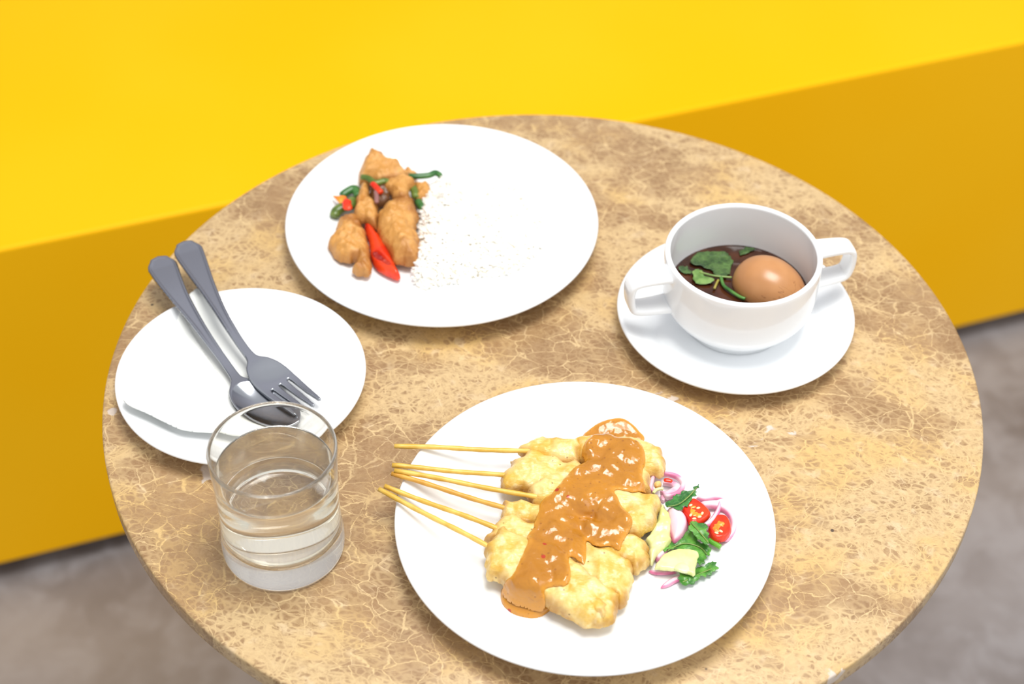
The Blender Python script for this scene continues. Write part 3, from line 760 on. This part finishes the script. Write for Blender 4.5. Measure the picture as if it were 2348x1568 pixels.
blob('sauce_blanket', poly, lambda x, y, d: samp(HS, x, y)-.0005+.0021*dome(d, .0035)+.0004*fbm(x, y, 110, 4, 2)*dome(d, .004),
     lambda x, y, d: samp(HS, x, y)-.0006, SAUCE, .0006, sauce, sm=10)
for k, px in enumerate(([(1335, 1000), (1350, 985), (1372, 974), (1400, 969), (1428, 970), (1450, 981), (1466, 994), (1478, 1008), (1460, 1030), (1400, 1035), (1350, 1030)],
           [(1152, 1345), (1148, 1362), (1151, 1380), (1162, 1394), (1180, 1406), (1214, 1414), (1240, 1411), (1260, 1398), (1268, 1388), (1260, 1370), (1230, 1350), (1180, 1335)])):
    pp = smooth_outline(PL(px, .0062), 5)
    blob('sauce_pool', pp, lambda x, y, d: pzB(x, y)+.0001+(.0050 if k else .0022)*dome(d, .007 if k else .006), lambda x, y, d: pzB(x, y)-.0001, SAUCE, .0007, sauce)
BASIL = None

# ------------------------------------------------------------------ salad garnish
C2 = (4.9, 1400, 1050)
ZB = .0052
def gl(name, px, z, t, mat, label, cat, **kw):
    kw.setdefault('crop', C2); kw.setdefault('res', .0005)
    o, _ = lump(name, px, z, t, mat, **kw); tag(o, label, cat); return o
def arc_slice(pin, z, wid, h, label, crop=C2, mat=SHAL, name='shallot_slice', closed=False, group=None):
    """a thin ring or crescent cut from a shallot, pink skin on its outer side"""
    q = PL(pin, z, crop); q = smooth_outline(q, 6) if closed else curve_prof(q.tolist(), 6)
    n = len(q); k = np.linspace(-1, 1, n); wv = wid*(np.ones(n) if closed else (1-.75*np.abs(k)**3))
    o = sweep(name, np.column_stack([q, np.full(n, z)+ (0 if closed else 1)*.0006*np.sin(np.linspace(0, 3, n))]), wv, h, mat, None, 12, 2.6, closed=closed)
    recentre(o); tag(o, label, 'shallot', group); return o
SHW = plain('white_shallot_flesh', (.90, .82, .84), .2); SHP = plain('pink_shallot_skin', (.78, .36, .50), .2)
def m_ring():
    m = NT('shallot_ring'); co = m.obj(); c = m.mix(m.ramp(m.noise(co, 80, 2), .40, .62), (.82, .62, .68), (.70, .24, .40))
    m.p(Base_Color=c, Roughness=.18); m.b.inputs['Subsurface Weight'].default_value = .2; m.b.inputs['Subsurface Scale'].default_value = 1.0
    m.b.inputs['Subsurface Radius'].default_value = (.003, .002, .002); return m.m
RING = m_ring()
gl('shallot_slice', [(960, 460), (1000, 425), (1130, 398), (1250, 405), (1340, 445), (1450, 550), (1515, 650), (1510, 720), (1450, 815), (1420, 820), (1440, 700), (1380, 580), (1290, 500), (1180, 470), (1060, 490)], ZB, .0040, SHAL, 'large pink-rimmed shallot crescent, outermost at the right of the salad', 'shallot', w=.0025)
gl('shallot_slice', [(1000, 500), (1100, 480), (1220, 480), (1330, 545), (1405, 640), (1432, 750), (1400, 850), (1310, 930), (1260, 900), (1330, 800), (1340, 700), (1270, 600), (1150, 560), (1040, 560)], ZB+.002, .0040, SHAL, 'inner pale shallot crescent curving around the second chilli ring', 'shallot', w=.0025)
arc_slice([(490, 190), (600, 185), (740, 215), (815, 300), (760, 400), (640, 440), (600, 410), (560, 395)], ZB+.003, .0016, .0022, 'oval shallot ring at the top of the salad beside the chicken', closed=False, mat=RING)
arc_slice([(500, 185), (465, 260), (450, 340), (470, 390)], ZB+.004, .0015, .0024, 'short curved shallot strip touching the chicken tip', mat=RING)
arc_slice([(590, 290), (700, 300), (750, 340), (690, 390), (600, 430), (590, 490)], ZB+.0015, .0026, .0016, 'white shallot layer inside the top ring', mat=RING)
gl('shallot_slice', [(640, 565), (750, 570), (845, 640), (868, 750), (810, 870), (715, 935), (675, 850), (650, 700)], ZB+.003, .0085, SHAL, 'thick lilac shallot chunk between cucumber and first chilli ring', 'shallot', w=.007)
gl('shallot_slice', [(1225, 475), (1240, 560), (1200, 670), (1110, 765), (1025, 750), (1110, 680), (1180, 580)], ZB+.0065, .0030, SHAL, 'slim pale shallot sliver lying between the two chilli rings', 'shallot', w=.0016)
gl('shallot_slice', [(430, 1262), (560, 1262), (720, 1270), (730, 1292), (600, 1308), (480, 1300)], ZB, .0026, SHAL, 'thin pink shallot sliver sticking out below the lower cucumber', 'shallot', w=.0014)
gl('shallot_slice', [(562, 1452), (620, 1385), (700, 1340), (785, 1308), (800, 1360), (720, 1405), (640, 1445)], ZB, .0024, SHAL, 'pink pointed shallot tip at the bottom of the salad', 'shallot', w=.0014)
gl('shallot_slice', [(500, 1110), (560, 1050), (625, 1020), (640, 1070), (570, 1150), (520, 1150)], ZB, .0060, SHAL, 'small pink shallot nub tucked between the two cucumber slices', 'shallot', w=.003)

def chilli_ring(px, z, t, label, seeds, core):
    root = empty('chilli_slice', (*P(C2[1]+px[0][0]/4.9, C2[2]+px[0][1]/4.9, z), z)); tag(root, label, 'chilli')
    o_, _ = lump('skin', px, z, t, RED, .0020, .0005, C2, parent=root)
    lump('core', core, z+t*.70, t*.36, ORANGE, .0030, .0004, C2, .0003, .0007, 400, 3, root)[0]['label'] = 'orange flesh in the middle'
    for sx, sy in seeds:
        q = P(C2[1]+sx/4.9, C2[2]+sy/4.9, z+t*1.05); V = []; Fc = []; an = random.random()*3
        for i in range(5):
            for k in range(8):
                th = math.pi*i/4; ph = 2*math.pi*k/8; lx, ly = math.sin(th)*math.cos(ph)*.0015, math.sin(th)*math.sin(ph)*.0009
                V.append((q[0]+lx*math.cos(an)-ly*math.sin(an), q[1]+lx*math.sin(an)+ly*math.cos(an), z+t*1.04+math.cos(th)*.0006))
        for i in range(4):
            for k in range(8): Fc.append((i*8+k, i*8+(k+1) % 8, (i+1)*8+(k+1) % 8, (i+1)*8+k))
        link('seed', mesh('seed', V, Fc), SEED, root)
chilli_ring([(880, 475), (950, 462), (1040, 520), (1122, 605), (1110, 665), (1010, 735), (900, 755), (860, 690), (798, 590), (830, 540)], ZB+.005, .0048, 'red chilli ring full of seeds under the top coriander leaf',
            [(900, 530), (985, 560), (1030, 620), (1000, 660), (940, 680), (900, 640)], [(880, 560), (940, 535), (1010, 570), (1050, 625), (1010, 680), (940, 690), (885, 640)])
chilli_ring([(1180, 650), (1280, 648), (1340, 705), (1362, 825), (1290, 915), (1185, 930), (1120, 880), (1098, 780), (1145, 690)], ZB+.0035, .0055, 'red chilli ring lowest at the right of the salad',
            [(1190, 840), (1240, 820)], [(1170, 710), (1240, 700), (1290, 740), (1290, 800), (1220, 850), (1150, 840), (1135, 770)])
gl('chilli_bit', [(602, 228), (650, 226), (695, 240), (690, 272), (645, 268), (602, 260)], ZB+.0065, .0014, RED, 'tiny red chilli square on the top shallot ring', 'chilli', w=.0008, n=3)
gl('chicken_crumb', [(492, 272), (560, 255), (572, 310), (530, 335), (496, 325)], ZB+.006, .0022, MEAT, 'tiny browned chicken crumb inside the top shallot ring', 'crumb', w=.001, n=3)
stem([(480, 395), (510, 360), (560, 345), (590, 350)], ZB+.0085, .0011, CUKE, 'short cream-coloured sprout curl beside the chicken tip', C2, 'bean_sprout', 'sprout')

gl('cucumber_slice', [(545, 548), (600, 540), (640, 600), (700, 690), (705, 780), (685, 860), (690, 940), (620, 1010), (540, 1070), (465, 1190), (432, 1100), (425, 980), (395, 910), (470, 800), (520, 700)], ZB+.003, .0055, CUKE, 'tall pale cucumber slice leaning on the chicken end', 'cucumber', w=.003, jit=.0005, rough=.0009, rs=200, seed=12)
cu = [(495, 1250), (520, 1175), (590, 1085), (650, 1062), (720, 1035), (800, 1018), (880, 1032), (985, 1060), (975, 1150), (955, 1240), (935, 1318), (850, 1300), (740, 1270), (620, 1255)]
root = empty('cucumber_slice', (*P(1550, 1285, ZB), ZB+.002)); tag(root, 'flat pale cucumber slice with crinkled edge lying on coriander', 'cucumber')
lump('flesh', cu, ZB+.006, .0028, CUKE, .0012, .0005, C2, .0006, .0003, 200, 13, root)
lump('seed_core', [(700, 1240), (740, 1190), (810, 1170), (870, 1200), (900, 1260), (850, 1290), (780, 1280)], ZB+.0072, .0019, m_pods('cucumber_core', (.62, .68, .32), (.78, .80, .50), .2), .001, .0005, C2, parent=root)

def coriander(name, px, z, label, seed, tilt=(0, 0), curl=.003, mat=LEAF, vein=None):
    root = empty(name, (*P(C2[1]+px[0][0]/4.9, C2[2]+px[0][1]/4.9, z), z)); tag(root, label, 'leaf')
    leaf('blade', px, z, C2, mat, None, seed=seed, tilt=tilt, curl=curl, parent=root, jit=.0013)
    if vein: stem(vein, z+.0009, .0004, STEM, None, C2, 'midrib', parent=root)
    return root
coriander('coriander_leaf', [(610, 510), (680, 460), (735, 415), (790, 378), (885, 372), (930, 340), (990, 300), (985, 345), (970, 385), (945, 425), (905, 470), (875, 480), (880, 530), (855, 545), (830, 528), (815, 570), (780, 585), (700, 560), (630, 550)], ZB+.011, 'coriander leaf highest in the salad, pointing up and right', 41, curl=.0015, mat=m_leaf('dark_coriander', (.02, .12, .02), (.055, .22, .045)), vein=[(640, 545), (760, 520), (880, 430), (970, 330)])
coriander('coriander_leaf', [(610, 1060), (640, 1000), (700, 960), (720, 920), (770, 905), (800, 930), (820, 870), (860, 835), (930, 850), (960, 890), (1000, 930), (1080, 960), (1115, 1020), (1110, 1090), (1075, 1100), (1070, 1160), (1020, 1200), (980, 1220), (940, 1100), (880, 1040), (780, 1030), (700, 1030)], ZB+.0045, 'broad coriander leaf between the cucumber and shallots', 42, vein=[(640, 1040), (820, 960), (1000, 1000), (1080, 1080)])
coriander('coriander_leaf', [(890, 700), (950, 715), (1000, 745), (1080, 752), (1092, 800), (1095, 880), (1112, 970), (1060, 965), (1000, 930), (960, 900), (940, 850), (900, 820), (880, 770)], ZB+.010, 'flat pale green coriander leaf beside the second chilli ring', 43, curl=.001, vein=[(900, 720), (1000, 830), (1100, 950)])
coriander('coriander_leaf', [(765, 1365), (800, 1312), (900, 1290), (960, 1225), (1020, 1215), (1090, 1190), (1150, 1180), (1180, 1210), (1195, 1270), (1120, 1305), (1040, 1345), (930, 1400), (820, 1442), (785, 1410)], ZB+.003, 'rolled coriander leaf at the bottom of the salad', 44, curl=.003, vein=[(800, 1400), (980, 1310), (1170, 1230)])
stem([(1105, 920), (1150, 950), (1235, 1000)], ZB+.004, .0017, m_pods('fresh_stem', (.08, .32, .02), (.16, .42, .04), .25), 'short bright green stem below the second chilli ring', C2)

# ------------------------------------------------------------------ rice plate
C4B = (4.7516, 730, 320)
ZA = .0050
def mound_z(poly, H):
    def f(x, y, d): return pzA(x, y)+H*dome(d, .034)**1.2
    return f
rp = smooth_outline(PL([(962, 470), (985, 430), (1018, 412), (1060, 395), (1100, 392), (1151, 412), (1205, 445), (1235, 500), (1240, 550), (1208, 592), (1158, 622), (1085, 628), (1018, 640), (965, 650), (945, 612), (955, 540)], .010), 5, .0022, 90, 5)
ricem = NT('steamed_rice'); ricem.p(Base_Color=ricem.mix(ricem.ramp(ricem.noise(ricem.obj(), 300, 2), .35, .7), (.95, .94, .90), (.92, .87, .76)), Roughness=.35)
ricem.b.inputs['Subsurface Weight'].default_value = .1; ricem.b.inputs['Subsurface Scale'].default_value = .5; ricem.b.inputs['Subsurface Radius'].default_value = (.003, .0025, .002)
RICE = ricem.m
mz = mound_z(rp, .017)
V = []; Fc = []
def grain(c, ax, ln, rd):
    b0 = len(V); ax = ax/np.linalg.norm(ax); s = np.cross(ax, [0.3, .2, 1]); s /= np.linalg.norm(s); u_ = np.cross(s, ax)
    V.append(c-ax*ln)
    for t in (-.72, 0, .72):
        for k in range(6):
            a_ = k*math.pi/3; rr_ = rd*math.sqrt(1-t*t*.92); V.append(c+ax*ln*t+s*math.cos(a_)*rr_+u_*math.sin(a_)*rr_)
    V.append(c+ax*ln)
    for k in range(6):
        k2 = (k+1) % 6
        Fc.append((b0, b0+1+k2, b0+1+k)); Fc.append((b0+1+k, b0+1+k2, b0+7+k2, b0+7+k)); Fc.append((b0+7+k, b0+7+k2, b0+13+k2, b0+13+k)); Fc.append((b0+19, b0+13+k, b0+13+k2))
lo, hi = rp.min(0)-.004, rp.max(0)+.004
pts = RNG.rand(9000, 2)*(hi-lo)+lo; d, _ = sdf(rp, pts)
clump = fbm(pts[:, 0], pts[:, 1], 130, 8, 2)
sel = (d > 0)
pz = mz(pts[:, 0], pts[:, 1], np.maximum(d, 0))+.0022*clump*np.clip(d/.006, 0, 1)
stray = (d <= 0) & (d > -.0035) & (RNG.rand(len(pts)) < .10)
for i in np.nonzero(sel | stray)[0][:4600]:
    th = RNG.rand()*math.pi*2; el = RNG.randn()*.35
    if stray[i]: el = 0
    c = np.array([pts[i, 0], pts[i, 1], pz[i]+(.0012 if sel[i] else .0010)+RNG.rand()*.0012*(d[i] > .002)])
    grain(c, np.array([math.cos(th)*math.cos(el), math.sin(th)*math.cos(el), math.sin(el)]), .0030+RNG.rand()*.0008, .00100)
V0 = [tuple(v) for v in V]
rice_o = blob('steamed_rice', rp, lambda x, y, d: mz(x, y, d)+.0010+.0018*fbm(x, y, 130, 8, 2)*np.clip(d/.006, 0, 1), lambda x, y, d: pzA(x, y)+.0001, RICE, .0012)
bv = [tuple(v.co) for v in rice_o.data.vertices]; bf = [tuple(p.vertices) for p in rice_o.data.polygons]; n0 = len(bv)
me = mesh('steamed_rice', bv+V0, bf+[tuple(i+n0 for i in f) for f in Fc]); me.materials.append(RICE)
me.polygons.foreach_set('use_smooth', [True]*len(me.polygons)); rice_o.data = me
recentre(rice_o); tag(rice_o, 'mound of steamed white rice beside the fried pieces', 'rice', None, 'stuff')

def fried(px, z, t, seed, label, mat=FRIED, w=None, tilt=(0, 0), name='fried_fish_piece', cat='fried food', rough=.0018):
    o, _ = lump(name, px, z, t, mat, w or t*.7, .0006, C4B, .0011, rough, 190, seed, None, tilt, .6, fine=.0005)
    tag(o, label, cat); return o
def bean(px, z, r, mat, label, dz=None, name='green_bean', cat='green bean'):
    q = curve_prof(PL(px, z, C4B).tolist(), 6); n = len(q); zz = np.full(n, z) if dz is None else z+np.interp(np.linspace(0, 1, n), np.linspace(0, 1, len(dz)), dz)
    k = np.linspace(-1, 1, n); rr = r*(1-.25*np.abs(k)**6)
    o = sweep(name, np.column_stack([q, zz]), rr, rr*.85, mat, None, 12); recentre(o); tag(o, label, cat); return o
fried([(440, 320), (470, 260), (500, 200), (560, 105), (600, 100), (640, 112), (700, 122), (725, 165), (800, 205), (870, 205), (930, 290), (1000, 345), (940, 400), (820, 440), (700, 470), (560, 440), (450, 430)], ZA+.002, .016, 51, 'largest golden fried piece at the back of the plate')
fried([(930, 320), (1000, 320), (1085, 362), (1040, 400), (960, 400)], ZA+.001, .010, 52, 'thin golden fried edge poking out behind the green bean')
fried([(1045, 490), (1110, 465), (1180, 452), (1232, 540), (1212, 612), (1140, 630), (1065, 645)], ZA+.003, .011, 53, 'cube-like fried piece touching the rice')
fried([(420, 590), (450, 490), (495, 430), (550, 510), (560, 600), (480, 680), (395, 700)], ZA+.003, .015, 54, 'narrow fried piece left of the small red chilli bit')
fried([(370, 790), (420, 690), (480, 640), (580, 620), (655, 730), (650, 830), (640, 930), (560, 900), (500, 860), (430, 850)], ZA+.004, .013, 55, 'crumpled fried piece just above the big red chilli')
fried([(700, 500), (745, 440), (810, 400), (900, 380), (1040, 430), (1045, 470), (990, 530), (950, 640), (840, 625), (790, 590), (770, 540)], ZA+.010, .011, 56, 'pale fried piece in the middle beside the olive bean')
fried([(660, 770), (720, 690), (800, 660), (900, 640), (1020, 605), (1060, 680), (1085, 760), (1070, 950), (1105, 1110), (1100, 1270), (1010, 1300), (950, 1310), (830, 1265), (745, 1135), (660, 1000), (640, 870)], ZA+.002, .019, 57, 'biggest lower fried piece between red chilli and rice', rough=.0016)
fried([(195, 880), (240, 830), (300, 812), (420, 830), (480, 920), (520, 1010), (548, 1150), (575, 1290), (578, 1390), (540, 1430), (480, 1440), (370, 1395), (400, 1320), (400, 1290), (300, 1290), (230, 1270), (130, 1170), (118, 1060), (185, 980)], ZA+.001, .014, 58, 'mushroom-shaped fried piece at the lower left')
fried([(560, 560), (650, 500), (760, 520), (800, 600), (740, 680), (640, 700), (570, 650)], ZA+.006, .010, 59, 'dark mushroom shred in the middle of the fried pieces', DARKVEG, name='mushroom_shred', cat='mushroom')
bean([(985, 395), (1070, 400), (1200, 390), (1275, 362), (1335, 395)], ZA+.013, .0026, BEAN, 'long green bean lying on top, pointing to the rice')
bean([(175, 840), (200, 790), (270, 760), (350, 740), (380, 680)], ZA+.0045, .0042, OLIVE, 'fat olive-green bean at the lower left of the fried pieces', [0, .002, .003])
bean([(250, 615), (320, 580), (400, 560), (430, 640)], ZA+.0055, .0034, BEAN, 'green bean behind the orange chilli strip', [0, .002, .002])
bean([(1080, 665), (1110, 710), (1145, 755)], ZA+.008, .0032, BEAN, 'short green bean end showing against the rice')
bean([(1010, 500), (1045, 560), (1060, 630)], ZA+.011, .0032, OLIVE, 'short olive-green bean beside the cube-like fried piece')
bean([(465, 405), (540, 420), (620, 470), (720, 450), (780, 470)], ZA+.017, .0026, OLIVE, 'olive-green bean lying across the largest fried piece')
fried([(160, 602), (220, 612), (300, 610), (290, 660), (235, 700), (205, 660)], ZA+.008, .0025, 60, 'orange chilli strip at the left edge of the fried pieces', ORANGE, name='chilli_strip', cat='chilli', rough=.0002)
fried([(265, 680), (300, 640), (360, 665), (350, 740), (290, 745)], ZA+.010, .003, 61, 'small red-orange chilli bit on the fat olive-green bean', RED, name='chilli_bit', cat='chilli', rough=.0002)
bean([(585, 475), (620, 510), (665, 560), (685, 580)], ZA+.018, .0024, RED, 'small red chilli strip in the middle of the fried pieces', name='chilli_strip', cat='chilli')
bean([(625, 560), (635, 620), (635, 690)], ZA+.017, .0018, PURP, 'purple cooked shallot strand beneath the small red chilli strip', name='shallot_strand', cat='shallot')
# the big red chilli, cut open towards its wide end
ch = empty('red_chilli', (*P(905, 560, .008), .006)); tag(ch, 'large red chilli cut open, in front of the fried pieces', 'chilli')
body = [(525, 805), (560, 800), (575, 880), (630, 970), (690, 1040), (745, 1135), (800, 1240), (850, 1350), (892, 1430), (885, 1465), (850, 1475), (740, 1430), (650, 1375), (600, 1320), (562, 1230), (555, 1150), (535, 1050), (500, 950), (500, 850)]
zt_ch = ZA+.002
chp = smooth_outline(PL(body, zt_ch+.006, C4B), 6)
cav = smooth_outline(PL([(590, 1210), (640, 1205), (700, 1245), (770, 1300), (805, 1350), (760, 1365), (690, 1325), (620, 1270)], zt_ch+.008, C4B), 6)
def chz(x, y, d):
    X = np.stack([x, y], 1); dc, _ = sdf(cav, X)
    return zt_ch+.0006+.0088*dome(d, .0085)-.0035*np.clip(dc/.0012, 0, 1)
blob('skin', chp, chz, lambda x, y, d: zt_ch+.002*(1-dome(d, .008)), RED, .0005, ch)
blob('cavity', cav, lambda x, y, d: np.full_like(x, zt_ch+.0066)+.0006*fbm(x, y, 350, 2, 2), lambda x, y, d: np.full_like(x, zt_ch+.003), DARKRED, .0005, ch)['label'] = 'dark red hollow inside'
